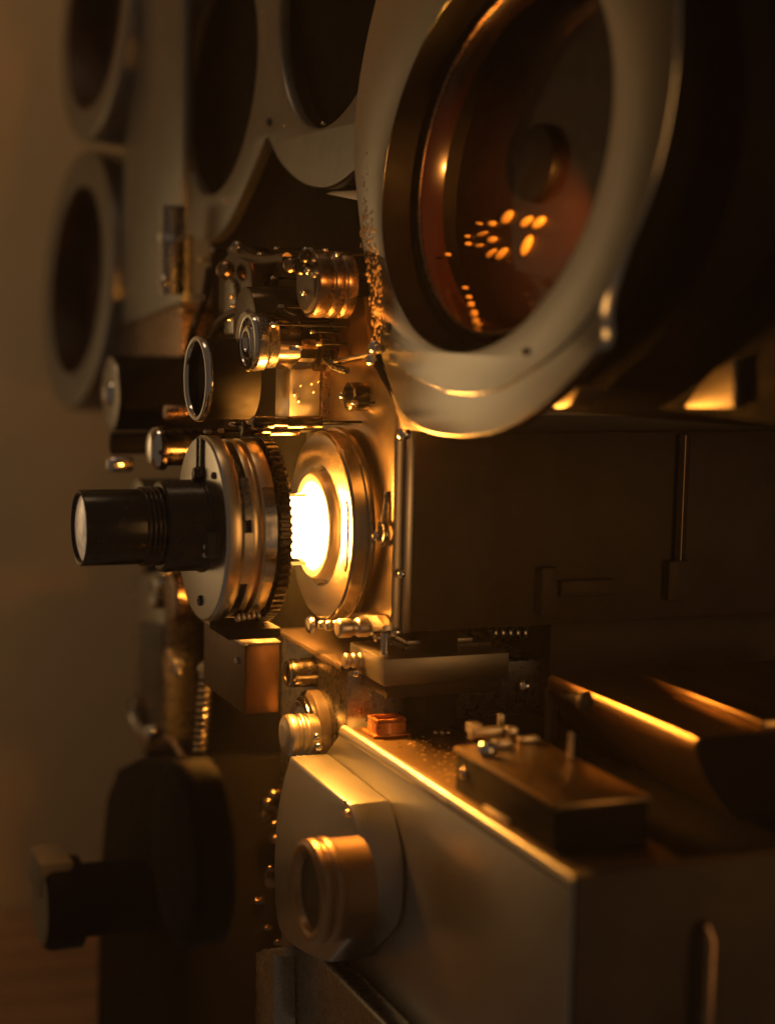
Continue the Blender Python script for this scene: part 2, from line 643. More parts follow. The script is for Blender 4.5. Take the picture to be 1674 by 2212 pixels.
part('worn_speckles', bm, M_speck, mag3, kind='stuff')
# lit wedge of folded metal under the plate
bm = B()
wp = traced([(842, 842), (868, 926), (985, 938), (925, 915), (880, 880)], (fp(f3, 13, 0, 0), f3[1], f3[2], f3[3]))
prism(bm, wp, 13, 44, .8, 2, f3)
part('foot_lip', bm, M_turn, mag3)
l3 = bpy.data.lights.new('glint_spot', 'SPOT')  # unseen spot added inside the housing to brighten the glints
l3.energy = 2.7
l3.color = (1.0, .34, .055)
l3.shadow_soft_size = .003
l3.spot_size = rad(62)
l3.spot_blend = 1
l3o = bpy.data.objects.new('glint_spot', l3)
COL.objects.link(l3o)
l3o.location = fp(f3, 10, hc[0]+112, hc[1]-40)*MM
(ca_, cb_), = traced([(1075, 505)], (fp(f3, 52, 0, 0), f3[1], f3[2], f3[3]))
aim(l3o, fp(f3, 60, ca_, cb_)*MM)

# the scalloped plate with two openings to its left
f12 = frame((0, 0, 0), 1, -4)
q12 = CP+(W(3, 15, 481)-CP)*1.09
f12 = (q12, f12[1], f12[2], f12[3])
mag1 = thing('reel_housing', 'scalloped grey plate with two dark round openings, tucked behind the amber window housing', 'reel housing', (q12.x, -q12.y, q12.z-200), 'reel housings')
refA, refB = frame((-40, -183, 388), 2, -4), frame((3, 15, 481), 0, -5)
def ring_on(ref, R, n=112):
    return onto([fp(ref, 0, R*math.cos(2*PI*i/n), R*math.sin(2*PI*i/n)) for i in range(n)], f12)
out_px = [(381, 250), (377, 330), (378, 420), (386, 465), (400, 495), (420, 514), (442, 521), (465, 512), (492, 480), (525, 412), (553, 345), (574, 297),
          (582, 306), (602, 345), (628, 376), (660, 398), (698, 405), (730, 394), (770, 362), (820, 310), (880, 200), (930, 60), (960, -100),
          (930, -300), (820, -420), (720, -440), (600, -420), (500, -360), (440, -200), (402, 0), (388, 130)]
bm = B()
hA, hB = ring_on(refA, 103), ring_on(refB, 150)
plate_with_holes(bm, smooth_closed(traced(out_px, f12), 5), [hA, hB], f12, 0, 12, 1.8)
part('face_plate', bm, M_plate, mag1)
for hh in (hA, hB):
    c = (sum(p[0] for p in hh)/len(hh), sum(p[1] for p in hh)/len(hh))
    R = sum(math.hypot(p[0]-c[0], p[1]-c[1]) for p in hh)/len(hh)
    fr = (fp(f12, 0, *c), f12[1], f12[2], f12[3])
    for nm, st in (('bore', [(10, 1.012), (55, .985), (55, 1.08), (150, 1.08), (150, .9)]),):
        t = bmesh.new()
        rings = [[t.verts.new(fp(f12, s_, c[0]+(a-c[0])*k, c[1]+(b-c[1])*k)) for a, b in hh] for s_, k in st]
        for A, C in zip(rings, rings[1:]):
            for i in range(len(hh)):
                t.faces.new((A[i], A[(i+1) % len(hh)], C[(i+1) % len(hh)], C[i]))
        bmesh.ops.recalc_face_normals(t, faces=t.faces)
        bm = B()
        merge(bm, t)
        part(nm, bm, M_soot, mag1)
    bm = B()
    lathe(bm, [(54, 0), (54, R*1.1)], fr, 64, 0)
    part('reel', bm, M_bore, mag1)
for x, y, rr in [(390, 444, 5), (582, 262, 4.5)]:
    (a, b), = traced([(x, y)], f12)
    screw(mag1, f12, 0, a, b, rr)
for x, y, rr in [(484, 434, 1.5), (493, 436, 2), (480, 446, 1.2), (490, 428, 1.2), (558, 318, 2), (700, 266, 1.6), (617, 272, 1.2), (568, 28, 1.2)]:
    (a, b), = traced([(x, y)], f12)
    stud(mag1, f12, 0, a, b, rr, M_drop, 'rivet', 2.5)

for wpx in ([(703, 392), (752, 338), (760, 332), (760, 352), (722, 392)], [(676, 414), (690, 409), (762, 404), (762, 432)]):
    bm = B()
    prism(bm, traced(wpx, f12), 12, 30, .8, 2, f12)
    part('reflection_wedge', bm, M_turn, mag1)  # metal wedges stand in for bright reflections on the plate's lower edge

# blurred pair of the second machine far behind on the left
def far_housing(x, y, h, hole_h, label, u=0):
    p = at(x, y, u=u)
    k = FPX/depth(p)
    R, r = h/2/k, hole_h/2/k
    fr = frame(p, 3, -4)
    t = thing('reel_housing', label, 'reel housing', (p[0], p[1], p[2]-R), 'reel housings')
    bm = B()
    lathe(bm, [(8, r), (0, r), (0, R-4), (4, R), (72, R), (72, R-8)], fr, 80, 2)
    part('rim', bm, M_plate, t)
    bm = B()
    lathe(bm, [(0, r), (50, r-3)], fr, 64, 1)
    part('bore', bm, M_inner, t)
    bm = B()
    lathe(bm, [(48, 0), (48, r)], fr, 64, 0)
    part('reel', bm, M_reel, t)
    return t
fa = far_housing(203, 20, 560, 425, 'blurred reel housing in the far upper left corner, cut by the frame')
fb = far_housing(163, 605, 560, 405, 'blurred reel housing at far left below another, over the black roller')

# ------------------------------------------------------------------ main projector
pj = thing('film_projector', 'open metal film projector with glowing lamp gate, gears, rollers and springs', 'projector', (60, 0, -420))

bm = B()
prism(bm, [(-560, 640), (40, 640), (40, 90), (95, 90), (95, -420), (-845, -420), (-860, -60), (-560, -40)], 62, 90, 2)
part('mechanism_plate', bm, M_soot, pj)

# strip plate beside the narrow housing
bm = B()
sp = [at(x, y, u=20)[1:] for x, y in [(300, -60), (268, 340), (262, 700), (300, 690), (392, 650), (394, 300), (396, -60)]]
prism(bm, sp, 20, 34, 3)
part('side_plate', bm, M_plate, pj, label='tall blurred grey plate')
bm = B()
sp = [at(x, y, u=22)[1:] for x, y in [(262, 705), (392, 655), (392, 775), (262, 775)]]
prism(bm, sp, 22, 60, 2)
part('plate_flange', bm, M_bronze, pj)
# bright post in front of it
p = at(372, 540, u=-5)
k = FPX/depth(p)
bm = B()
tube(bm, [(p[0], p[1], p[2]-95/k), (p[0], p[1], p[2]+95/k)], 27/k, 24)
part('post', bm, M_steel, pj)
bm = B()
tube(bm, [(p[0], p[1], p[2]+20/k), (p[0], p[1], p[2]+34/k)], 31/k, 24)
part('post_collar', bm, M_chrome, pj)
bm = B()
ball(bm, (p[0]-24/k, p[1]+10, p[2]-66/k), 11/k)
part('post_screw', bm, M_chrome, pj)

# ---- lamp gate: ring, bore and the glowing window
bm = B()
lathe(bm, [(0, 52), (0, 79), (2, 81), (13, 81), (13, 83.5), (19, 83.5), (19, 40)], None, 128, .8)
gr = part('gate_ring', bm, M_disc, pj)
bm = B()
lathe(bm, [(0.4, 52), (6, 49), (9, 44), (9, 40)], None, 96, .6)
part('gate_chamfer', bm, M_chrome, gr)
bm = B()
lathe(bm, [(12, 46), (-5, 46), (-8, 44), (-8, 38), (-4, 34), (12, 34)], None, 96, 1)
part('gate_bore', bm, M_turn, gr)
bm = B()
prism(bm, [(57, -30), (66, -30), (70, -24), (70, 20), (66, 28), (57, 28)], -1.6, 0, .6)
part('gate_lug', bm, M_alu, gr)
bm = B()
lathe(bm, [(-58, 0), (-58, 26), (-30, 26.5), (-14, 28), (-6, 32), (4, 32), (4, 0)], None, 64, 1)
lw = part('lamp_window', bm, M_lampglow, pj)
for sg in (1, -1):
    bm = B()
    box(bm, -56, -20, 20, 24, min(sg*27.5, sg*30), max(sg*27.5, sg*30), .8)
    part('glow_fringe', bm, M_fringe, lw)  # dim emitting strips imitate the soft amber edge of the glow
# plate added behind the glowing window to block its light from the wall
bm = B()
box(bm, -47, -2, -48, -45, -22, 20, .8)
part('light_block', bm, M_soot, pj)
# gate plate
bm = B()
prism(bm, [(-110, 152), (30, 152), (104, 108), (104, -74), (-110, -74)], 25, 34, 1.5)
part('gate_plate', bm, M_gplate, pj)
# eye bolt at the plate's edge
p = at(826, 1152, u=20)
bm = B()
tube(bm, [(p[0]-4*math.sin(i*2*PI/20)*0, p[1]+7.5*math.cos(i*2*PI/20), p[2]+8.5*math.sin(i*2*PI/20)) for i in range(20)], 2.4, 10, True)
part('eye_bolt', bm, M_steel, pj)
bm = B()
tube(bm, [(p[0], p[1], p[2]+9), (p[0]+2, p[1]+1, p[2]+24), (p[0]+3, p[1], p[2]+34)], 2.2, 10)
part('eye_stem', bm, M_steel, pj)
bm = B()
ball(bm, (p[0]-3, p[1]-6, p[2]-3), 4)
part('eye_screw', bm, M_chrome, pj)

# ---- lens holder and gear wheel
bm = B()
lathe(bm, [(-105, 36), (-105, 75.5), (-103, 77), (-92, 77), (-90, 75)], None, 128, .8)
part('holder_face', bm, M_alud, pj)
bm = B()
lathe(bm, [(-102.5, 76), (-102.5, 77.5), (-92.5, 77.5), (-92.5, 76)], None, 128, .5)
part('holder_band', bm, M_band, pj)  # strip laid over the rim to carry its lit gold stripe
bm = B()
lathe(bm, [(-91, 75), (-91, 68), (-84, 68)], None, 96, 0)
part('holder_neck', bm, M_blackm, pj)
bm = B()
lathe(bm, [(-84, 60), (-84, 74.5), (-78, 74.5), (-78, 60)], None, 128, .8)
part('focus_ring', bm, M_band, pj)
bm = B()
lathe(bm, [(-78, 68), (-74, 68), (-74, 75), (-62, 75), (-62, 60)], None, 128, .8)
part('clamp_ring', bm, M_band, pj)
# bright lit windows on the rings
def ring_patch(name, u0, u1, r, a0, a1, m, th=2.0):
    bm = B()
    t = bmesh.new()
    n = 14
    g = []
    for i in range(n+1):
        a = rad(a0+(a1-a0)*i/n)
        g.append([t.verts.new(W(u, rr*math.cos(a), rr*math.sin(a))) for u, rr in ((u0, r), (u0, r+th), (u1, r+th), (u1, r))])
    for A, C in zip(g, g[1:]):
        for j in range(4):
            t.faces.new((A[j], A[(j+1) % 4], C[(j+1) % 4], C[j]))
    t.faces.new(g[0])
    t.faces.new(g[-1])
    bmesh.ops.recalc_face_normals(t, faces=t.faces)
    bmesh.ops.bevel(t, geom=[e for e in t.edges if e.calc_face_angle(0) > .6], offset=.5, segments=2, affect='EDGES')
    merge(bm, t)
    return part(name, bm, m, pj)
ring_patch('ring_window', -73, -63, 74.6, -28, 32, M_chrome, 3)
ring_patch('ring_window', -90, -82, 70, -30, 4, M_turn, 5)
ring_patch('ring_window', -89, -82, 70, 12, 40, M_steel, 5)
bm = B()
n = 72
poly = []
for i in range(n):
    a = 2*PI*i/n
    for k, r in ((0, 75.5), (.28, 75.5), (.42, 79.5), (.82, 79.5)):
        poly.append((r*math.cos(a+k*2*PI/n), r*math.sin(a+k*2*PI/n)))
prism(bm, poly, -60, -50, 0)
part('gear', bm, M_blackm, pj)
bm = B()
lathe(bm, [(-62, 60), (-60, 71), (-50, 71), (-49, 62), (-56, 40)], None, 96, 0)
part('gear_boss', bm, M_black, pj)
# face details of the holder: slide, screws and clip
fh = frame((-105, 0, 0))
bm = B()
box(bm, -107.5, -105, -7, -3.5, 44, 75, .5)
box(bm, -107.5, -105, 5, 8, 44, 75, .5)
part('slide_rail', bm, M_black, pj)
bm = B()
box(bm, -106.5, -105, -3, 4.5, 40, 76, .5)
part('slide', bm, M_steel, pj)
stud(pj, fh, 0, 1, 46, 6.0, M_blackm, 'slide_screw', 7)
stud(pj, fh, -3, -6, 42, 4.0, M_chrome, 'slide_screw', 4)
bm = B()
box(bm, -112, -104, 37, 46, -18, 2, 1.5)
part('holder_clip', bm, M_black, pj)
for v, z in ((34, -2), (36, -10), (34, -17)):
    stud(pj, fh, -2, v, z, 2.6, M_chrome, 'clip_screw', 6)
screw(pj, fh, 0, 4, -60, 4.5)
screw(pj, fh, 0, 40, 48, 3)
# row of small adjusting pins under the holder
for i in range(5):
    fq = frame((-84+i*5, 40-i*2, -69))
    bm = B()
    lathe(bm, [(-2, 0), (-2, 3.4), (2, 3.4), (2, 0)], fq, 18, 1.4)
    part('adjusting_pin', bm, M_turn, pj)

# ---- generic roller placed by its end face
def place(x, y, h, u):
    p = at(x, y, u=u)
    k = FPX/depth(p)
    return p, h/2/k, k

def roller(name, x, y, h, u, length, prof, m, ch=.8, n=56):
    p, R, k = place(x, y, h, u)
    fr = frame(p)
    bm = B()
    lathe(bm, [(s*length, r*R) for s, r in prof], fr, n, ch)
    return part(name, bm, m, pj), fr, R

# black drum roller at far left (blurred) with a bright hub
o, fr, R = roller('drum_roller', 240, 850, 165, -60, 190, [(0, .35), (0, 1), (1, 1), (1, .3)], M_soot)
bm = B()
lathe(bm, [(-1, .34*R), (-1, .96*R), (2, .96*R)], fr, 48, .5)
part('end_cap', bm, M_steel, o)
bm = B()
lathe(bm, [(-9, 0), (-9, .22*R), (-4, .33*R), (1, .36*R)], fr, 32, 1)
part('hub', bm, M_chrome, o)
# ring roller with a chrome rim
o, fr, R = roller('ring_roller', 428, 818, 188, -90, 46, [(.12, 0), (.12, .8), (0, .82), (0, .93), (1, .93), (1, .3)], M_soot)
bm = B()
lathe(bm, [(1.5, .83*R), (-2.5, .86*R), (-3.5, .92*R), (-2.5, .985*R), (3, 1.0*R), (3, .9*R)], fr, 80, .8)
part('chrome_rim', bm, M_chrome, o)
# flanged sprocket roller in the middle with chrome rings
o, fr, R = roller('sprocket_roller', 540, 738, 126, -60, 20, [(0, .3), (0, .95), (.1, 1), (.5, 1), (.6, .9), (1, .9), (1, .2)], M_steel)
bm = B()
lathe(bm, [(0, .8*R), (-3, .82*R), (-3, .96*R), (0, 1.0*R)], fr, 72, .8)
part('outer_ring', bm, M_chrome, o)
bm = B()
lathe(bm, [(1, .62*R), (-2, .60*R), (-4, .5*R), (-4, .34*R), (6, .25*R), (6, 0)], fr, 56, .8)
part('inner_ring', bm, M_chrome, o)
bm = B()
lathe(bm, [(2, .64*R), (-.5, .66*R), (-.5, .78*R), (2, .8*R)], fr, 56, .2)
part('ring_groove', bm, M_black, o)
fr2 = frame((fr[0].x+4, -fr[0].y-18, fr[0].z+1))
bm = B()
for i in range(16):
    a = 2*PI*i/16
    ball(bm, (fr2[0].x, -fr2[0].y+R*1.02*math.cos(a), fr2[0].z+R*1.02*math.sin(a)), 2.2, 1, 8)
lathe(bm, [(-4, 0), (-4, R*.98), (6, R*.98), (6, 0)], fr2, 56, .8)
part('sprocket_teeth', bm, M_turn, pj)
# shaft to the right with a slotted collar
q = at(560, 754, u=-52)
q2 = at(640, 752, v=q[1])
bm = B()
lathe(bm, [(0, 0), (0, 8), (58, 8), (58, 0)], frame(q), 32, .5)
part('shaft', bm, M_turn, pj)
bm = B()
fc = frame((q[0]+34, q[1]+1, q[2]+1))
lathe(bm, [(0, 6), (0, 11), (14, 11), (14, 19), (34, 19), (34, 4)], fc, 8, .8)
part('collar', bm, M_dark, pj)
bm = B()
box(bm, q[0]+24, q[0]+44, q[1]+4, q[1]+11, q[2]-1, q[2]+4, .8)
part('collar_key', bm, M_chrome, pj)
# dark cylinder above the shaft
bm = B()
lathe(bm, [(0, 0), (0, 34), (40, 36), (46, 28), (70, 26), (70, 0)], frame((q[0]-4, q[1]-30, q[2]+18)), 56, 2)
part('arm_boss', bm, M_dark, pj)
# arm bracket with a rounded top and pivot balls
bm = B()
br = [at(x, y, u=-20)[1:] for x, y in [(470, 720), (472, 600), (482, 560), (500, 536), (520, 532), (536, 548), (544, 590), (545, 720)]]
prism(bm, br, -20, 6, 2)
part('arm_bracket', bm, M_dark, pj)
bm = B()
br = [at(x, y, u=-24)[1:] for x, y in [(484, 720), (484, 610), (494, 600), (504, 612), (508, 650), (506, 720)]]
prism(bm, br, -24, -20, 1)
part('bracket_rib', bm, M_steel, pj)
for x, y, h, u, m in [(487, 583, 42, -30, M_bronze), (628, 572, 34, -44, M_bronze), (660, 552, 30, -40, M_blackm), (651, 574, 42, -36, M_blackm)]:
    p, r, k = place(x, y, h, u)
    bm = B()
    ball(bm, p, r)
    part('pivot_ball', bm, m, pj)
bm = B()
p = at(512, 534, u=-20)
ball(bm, p, 6)
part('pivot_pin', bm, M_steel, pj)
# copper drum with grooves lit from the right
p, R, k = place(664, 612, 146, -30)
fr = frame(p)
bm = B()
lathe(bm, [(0, 0), (0, R*.94), (2, R), (12, R), (13, R*.96), (15, R*.96), (16, R), (22, R), (23, R*.96), (25, R*.96), (26, R), (34, R), (34, 0)], fr, 96, .4)
o = part('grooved_drum', bm, M_bronze, pj)
bm = B()
lathe(bm, [(-2, 0), (-2, R*.8), (0, R*.88)], fr, 64, .5)
part('end_cap', bm, M_black, o)
for i in range(5):
    a = rad(20+i*30)
    stud(o, fr, -1, R*.86*math.cos(a), R*.86*math.sin(a), 3.2, M_steel, 'rivet', 3)
# diagonal film guide plate with a beaded lower edge
bm = B()
gp = [at(x, y, u=16)[1:] for x, y in [(640, 690), (655, 668), (700, 662), (795, 640), (808, 764), (650, 800), (628, 795)]]
prism(bm, gp, 12, 22, 1.2)
part('guide_plate', bm, M_guide, pj)
a0, a1 = Vector(at(628, 797, u=8)), Vector(at(806, 763, u=8))
bm = B()
tube(bm, [tuple(a0.lerp(a1, i/30)) for i in range(31)], 1.3, 8)
for i in range(40):
    ball(bm, tuple(a0.lerp(a1, (i+.5)/40)), 1.9, 1, 8)
part('beaded_edge', bm, M_turn, pj)
for x, y, r in ((808, 748, 5), (802, 776, 4.6)):
    p = at(x, y, u=2)
    bm = B()
    ball(bm, p, r)
    part('edge_bead', bm, M_chrome, pj)
# prism blocks below the guide
p0 = at(625, 905, u=-12)
p1 = at(742, 905, v=p0[1])
bm = B()
box(bm, p0[0], p0[0]+28, p0[1]-40, p0[1], p0[2], p0[2]+44, 1)
part('prism_block', bm, M_alu, pj)
bm = B()
box(bm, p0[0]+29, p0[0]+50, p0[1]-44, p0[1]+1, p0[2], p0[2]+48, 1)
part('prism_block', bm, M_bronze, pj)
bm = B()
box(bm, p0[0]-1, p0[0]+54, p0[1]-40, p0[1]+3, p0[2]-3, p0[2]-.2, .8)
part('prism_shelf', bm, M_turn, pj)
bm = B()
for i, (du, dz) in enumerate(((10, 30), (20, 31), (8, 16), (26, 33), (22, 24), (4, 22))):
    ball(bm, (p0[0]+du, p0[1]+.5, p0[2]+dz), 1.1+.3*(i % 3), 1, 10)
part('prism_screws', bm, M_drop, pj)
p, R, k = place(762, 856, 64, 14)
bm = B()
lathe(bm, [(-8, 0), (-8, R*.5), (-4, R), (12, R), (12, 0)], frame(p), 10, 1.2)
part('dark_knob', bm, M_blackm, pj)
# chain sprocket arc behind the ring roller
p, R, k = place(500, 800, 240, -44)
for i in range(26):
    a = rad(-70+i*4.6)
    if i == 0:
        bm = B()
        ball(bm, (p[0], p[1]+R*.62*math.cos(a), p[2]+R*.62*math.sin(a)), 2.4, 1, 10)
        t0 = part('chain_bead', bm, M_bronze, pj)
    else:
        again(t0, pj, (p[0]+random.uniform(-1, 1), p[1]+R*.62*math.cos(a), p[2]+R*.62*math.sin(a)))
bm = B()
lathe(bm, [(0, 0), (0, R*.58), (10, R*.6), (10, 0)], frame(p), 64, 1)
part('chain_wheel', bm, M_blackm, pj)
# horizontal rods below it, over the lens holder
for i, (x, y, ln, rr) in enumerate([(520, 925, 50, 7), (545, 912, 60, 5)]):
    p = at(x, y, u=-70)
    bm = B()
    lathe(bm, [(0, 0), (0, rr), (ln*.3, rr), (ln*.3, rr*.7), (ln*.5, rr*.7), (ln*.5, rr), (ln, rr), (ln, 0)], frame(p), 24, .6)
    part('guide_rod', bm, M_dark, pj)
# small bright screws and pins all over the mechanism
for x, y, h, u in [(660, 541, 16, -30), (663, 584, 14, -36), (654, 631, 12, -36), (388, 674, 12, 16), (445, 932, 12, -88), (474, 930, 10, -80), (499, 916, 10, -76),
                   (540, 912, 12, -72), (738, 854, 14, 6), (763, 869, 10, 6),
                   (497, 640, 10, -26), (500, 660, 9, -26), (494, 690, 10, -26), (512, 702, 14, -40),
                   (560, 690, 10, -54), (588, 700, 12, -54), (604, 662, 10, -40), (580, 658, 9, -40), (640, 706, 10, -20), (672, 716, 9, -14), (686, 742, 9, -14),
                   (458, 540, 9, 0), (430, 560, 9, 20), (418, 640, 8, 30),
                   (455, 730, 9, 0), (470, 760, 9, -30), (560, 548, 9, -20), (596, 536, 9, -20), (590, 600, 10, -30), (700, 540, 9, -20), (726, 548, 9, -20)]:
    p, R, k = place(x, y, h, u)
    bm = B()
    lathe(bm, [(-R*.9, 0), (-R*.9, R*.55), (-R*.3, R), (R*2, R), (R*2, 0)], frame(p), 16, R*.25)
    sc_ = part('screw', bm, M_chrome if (x+y) % 3 else M_turn, pj)
    bm = B()
    lathe(bm, [(R*1.9, R*.5), (max(R*3, 62.5-u), R*.5), (max(R*3, 62.5-u), 0)], frame(p), 10, 0)
    part('stem', bm, M_soot, sc_)
# curved arms and links between the rollers
for pts, rr, m in [([(455, 745, -20), (470, 700, -24), (500, 676, -30), (530, 668, -34)], 4, M_dark), ([(560, 690, -46), (600, 676, -40), (640, 690, -30)], 4.5, M_dark),
                   ([(690, 760, 0), (720, 790, 4), (750, 800, 8)], 3, M_steel),
                   ([(500, 540, -16), (560, 560, -20), (620, 556, -24)], 4.5, M_dark), ([(405, 760, -40), (420, 700, -30), (440, 650, -10), (452, 580, 0)], 4, M_dark)]:
    bm = B()
    tube(bm, smooth_open([at(x, y, u=u) for x, y, u in pts], 6), rr, 12)
    part('link', bm, m, pj)
# small chrome roller, black arm and bright ball at the left
o, fr, R = roller('chrome_roller', 338, 968, 96, -100, 70, [(0, .5), (0, 1), (.1, 1), (.12, .8), (1, .8), (1, .3)], M_blackm)
bm = B()
lathe(bm, [(1, .98*R), (-3, .94*R), (-7, .7*R), (-9, .3*R), (-9, 0)], fr, 48, 1)
part('chrome_cap', bm, M_chrome, o)
q = at(240, 958, u=-100)
bm = B()
lathe(bm, [(0, 0), (0, 11), (90, 11), (90, 0)], frame((q[0], q[1], q[2])), 28, 1.5)
part('arm_rod', bm, M_soot, pj)
q = at(243, 1003, u=-104)
bm = B()
lathe(bm, [(-6, 0), (-6, 5), (-2, 8), (20, 8), (20, 0)], frame(q), 28, 1.5)
part('bright_stud', bm, M_chrome, pj)
bm = B()
lathe(bm, [(0, 0), (0, 7), (40, 7), (40, 0)], frame(at(355, 890, u=-60)), 24, 1)
part('small_rod', bm, M_bronze, pj)
# dark roller behind the lens barrel
o, fr, R = roller('idler_roller', 296, 1120, 170, -70, 60, [(0, .3), (0, 1), (1, 1), (1, .3)], M_steel)

# ---- lower left column with pad, lit roller and plates
bm = B()
lc = [at(x, y, u=0)[1:] for x, y in [(288, 1245), (352, 1235), (356, 1600), (300, 1620), (285, 1560)]]
prism(bm, lc, 0, 40, 4)
part('column_plate', bm, M_steel, pj)
bm = B()
lc = [at(x, y, u=-3)[1:] for x, y in [(304, 1360), (318, 1345), (345, 1350), (350, 1380), (346, 1560), (318, 1570), (302, 1540)]]
prism(bm, smooth_closed(lc, 4), -3, 0, 1)
part('dark_opening', bm, M_black, pj)
p, R, k = place(336, 1280, 72, -14)
bm = B()
lathe(bm, [(-2, 0), (-2, R*.55), (-4, R*.7), (-2, R), (20, R)], frame(p), 40, 1)
part('column_bolt', bm, M_steel, pj)
p, R, k = place(352, 1262, 110, -50)
bm = B()
lathe(bm, [(0, 0), (0, R*.92), (3, R), (64, R), (64, 0)], frame((p[0]+10, p[1]-10, p[2]-16)), 56, 1)
part('lit_roller', bm, M_bronze, pj)
p, R, k = place(330, 1582, 34, -20)
bm = B()
ball(bm, p, R)
part('column_stud', bm, M_chrome, pj)
# curved trim at the foot of the column
bm = B()
tr = [at(x, y, u=-12) for x, y in [(290, 1510), (294, 1550), (308, 1578), (335, 1600)]]
tube(bm, smooth_open(tr, 5), 8, 10)
part('column_trim', bm, M_steel, pj)
bm = B()
tr = [at(x, y, u=-12) for x, y in [(362, 1590), (380, 1608), (400, 1640), (412, 1668)]]
tube(bm, smooth_open(tr, 5), 5, 10)
part('column_trim', bm, M_bronze, pj)
# coil spring
a0, a1 = Vector(at(446, 1455, u=-20)), Vector(at(432, 1628, u=-20))
bm = B()
cs = []
for i in range(12*14+1):
    t = i/14
    c = a0.lerp(a1, t/12)
    cs.append((c.x+5.5*math.cos(2*PI*t), c.y+5.5*math.sin(2*PI*t), c.z))
tube(bm, cs, 2.0, 8)
part('coil_spring', bm, M_turn, pj)
bm = B()
ball(bm, tuple(a0+Vector((0, 0, 4))), 9)
part('spring_cap', bm, M_turn, pj)
for i, (x, y) in enumerate([(364, 1408), (370, 1420), (380, 1432), (392, 1432), (374, 1444), (386, 1452), (384, 1440)]):
    p = at(x, y, u=-10)
    bm = B()
    ball(bm, p, 3.6+(i % 3))
    part('chain_link', bm, M_turn, pj)
# coppery box with a lit top edge
c0, c1, c2 = at(530, 1392, u=-60), at(440, 1345, u=-60), at(605, 1392, v=at(530, 1392, u=-60)[1])
bm = B()
box(bm, -60, c2[0], c1[1], c0[1], c0[2]-62, c0[2], 2)
mb = part('motor_box', bm, M_copper, pj)
bm = B()
box(bm, -63, -57, c1[1]-1, c0[1]+1, c0[2]-1.5, c0[2]+1.5, 1.4)
part('box_edge', bm, M_turn, mb)
bm = B()
box(bm, -59, c2[0]+.5, c1[1], c0[1]+.6, c0[2]-.5, c0[2]+1.2, .5)
part('box_lid', bm, M_alu, mb)
stud(mb, frame((0, 0, 0)), -60, c0[1]-20, c0[2]-18, 3, M_turn, 'screw')
# black tray under the holder carrying the pins
bm = B()
box(bm, -92, -46, -16, 40, -88, -79, 2)
part('pin_tray', bm, M_soot, pj)

# ---- lower deck: plate with rollers and screws
bm = B()
box(bm, 10, 210, -124, 48, -260, -117.5, 1.2)
part('lower_deck', bm, M_steel, pj)
bm = B()
box(bm, 192, 900, -200, 62, -260, -77, 2)
part('rear_cabinet', bm, M_brown, pj)
bm = B()
prism(bm, [(-124, -112), (48, -112), (48, -117), (-124, -117)], 4, 60, .8)
part('deck_strip', bm, M_brown, pj)
for x, y, h, nm, u, ln in [(622, 1455, 62, 'deck_roller', -14, 24)]:
    p, R, k = place(x, y, h, u)
    bm = B()
    lathe(bm, [(0, R*.62), (0, R*.9), (3, R), (ln, R*1.05), (ln+2, R*1.5), (ln+4, R*1.5)], frame(p), 48, 1)
    o = part(nm, bm, M_blackm, pj)
    bm = B()
    lathe(bm, [(0, R*.6), (-1.5, R*.66), (-1.5, R*.88), (0, R*.95)], frame(p), 48, .5)
    part('ring', bm, M_chrome, o)
p, R, k = place(650, 1578, 148, -6)
bm = B()
lathe(bm, [(0, R*.3), (0, R*.7), (-3, R*.86), (-1, R), (6, R), (6, R*.86), (16, R*.86)], frame(p), 72, 1)
o = part('flanged_roller', bm, M_chrome, pj)
bm = B()
lathe(bm, [(5, R*1.0), (6, R*1.16), (18, R*1.16), (18, R*.8)], frame(p), 72, 1)
part('dark_flange', bm, M_brown, o)
p2, R2, k = place(615, 1590, 92, -30)
bm = B()
lathe(bm, [(-2, 0), (-2, R2*.5), (0, R2*.9), (3, R2), (8, R2), (9, R2*.9), (11, R2*.9), (12, R2), (15, R2), (16, R2*.9), (18, R2*.9), (19, R2), (28, R2*.9), (28, 0)], frame(p2), 56, .4)
part('grooved_hub', bm, M_turn, o)
for x, y, h in ((684, 1592, 16), (688, 1614, 18)):
    p, r, k = place(x, y, h, -10)
    bm = B()
    ball(bm, p, r)
    part('roller_pin', bm, M_chrome, pj)
# shelf block with its fittings
US = 18
sn, sf, sb = at(830, 1425, u=US), at(755, 1385, u=US), at(830, 1485, u=US)
ZT, ZB = sn[2], sb[2]
bm = B()
box(bm, US, US+112, sf[1], sn[1], ZB, ZT, 1.6)
sh = part('shelf_block', bm, M_shelf, pj)
bm = B()
box(bm, US+5, US+108, sf[1]-4, sn[1]-4, ZB-11, ZB-.4, 1)
part('shelf_base', bm, M_brown, sh)
p, R, k = place(742, 1428, 34, 2)
bm = B()
lathe(bm, [(0, 0), (0, R*.8), (1, R), (4, R), (5, R*.8), (7, R*.8), (8, R), (11, R), (12, R*.8), (14, R), (18, R), (18, 0)], frame(p), 32, .3)
part('knurled_screw', bm, M_turn, sh)
p, R, k = place(771, 1455, 18, 12)
bm = B()
ball(bm, p, R)
part('shelf_stud', bm, M_chrome, sh)
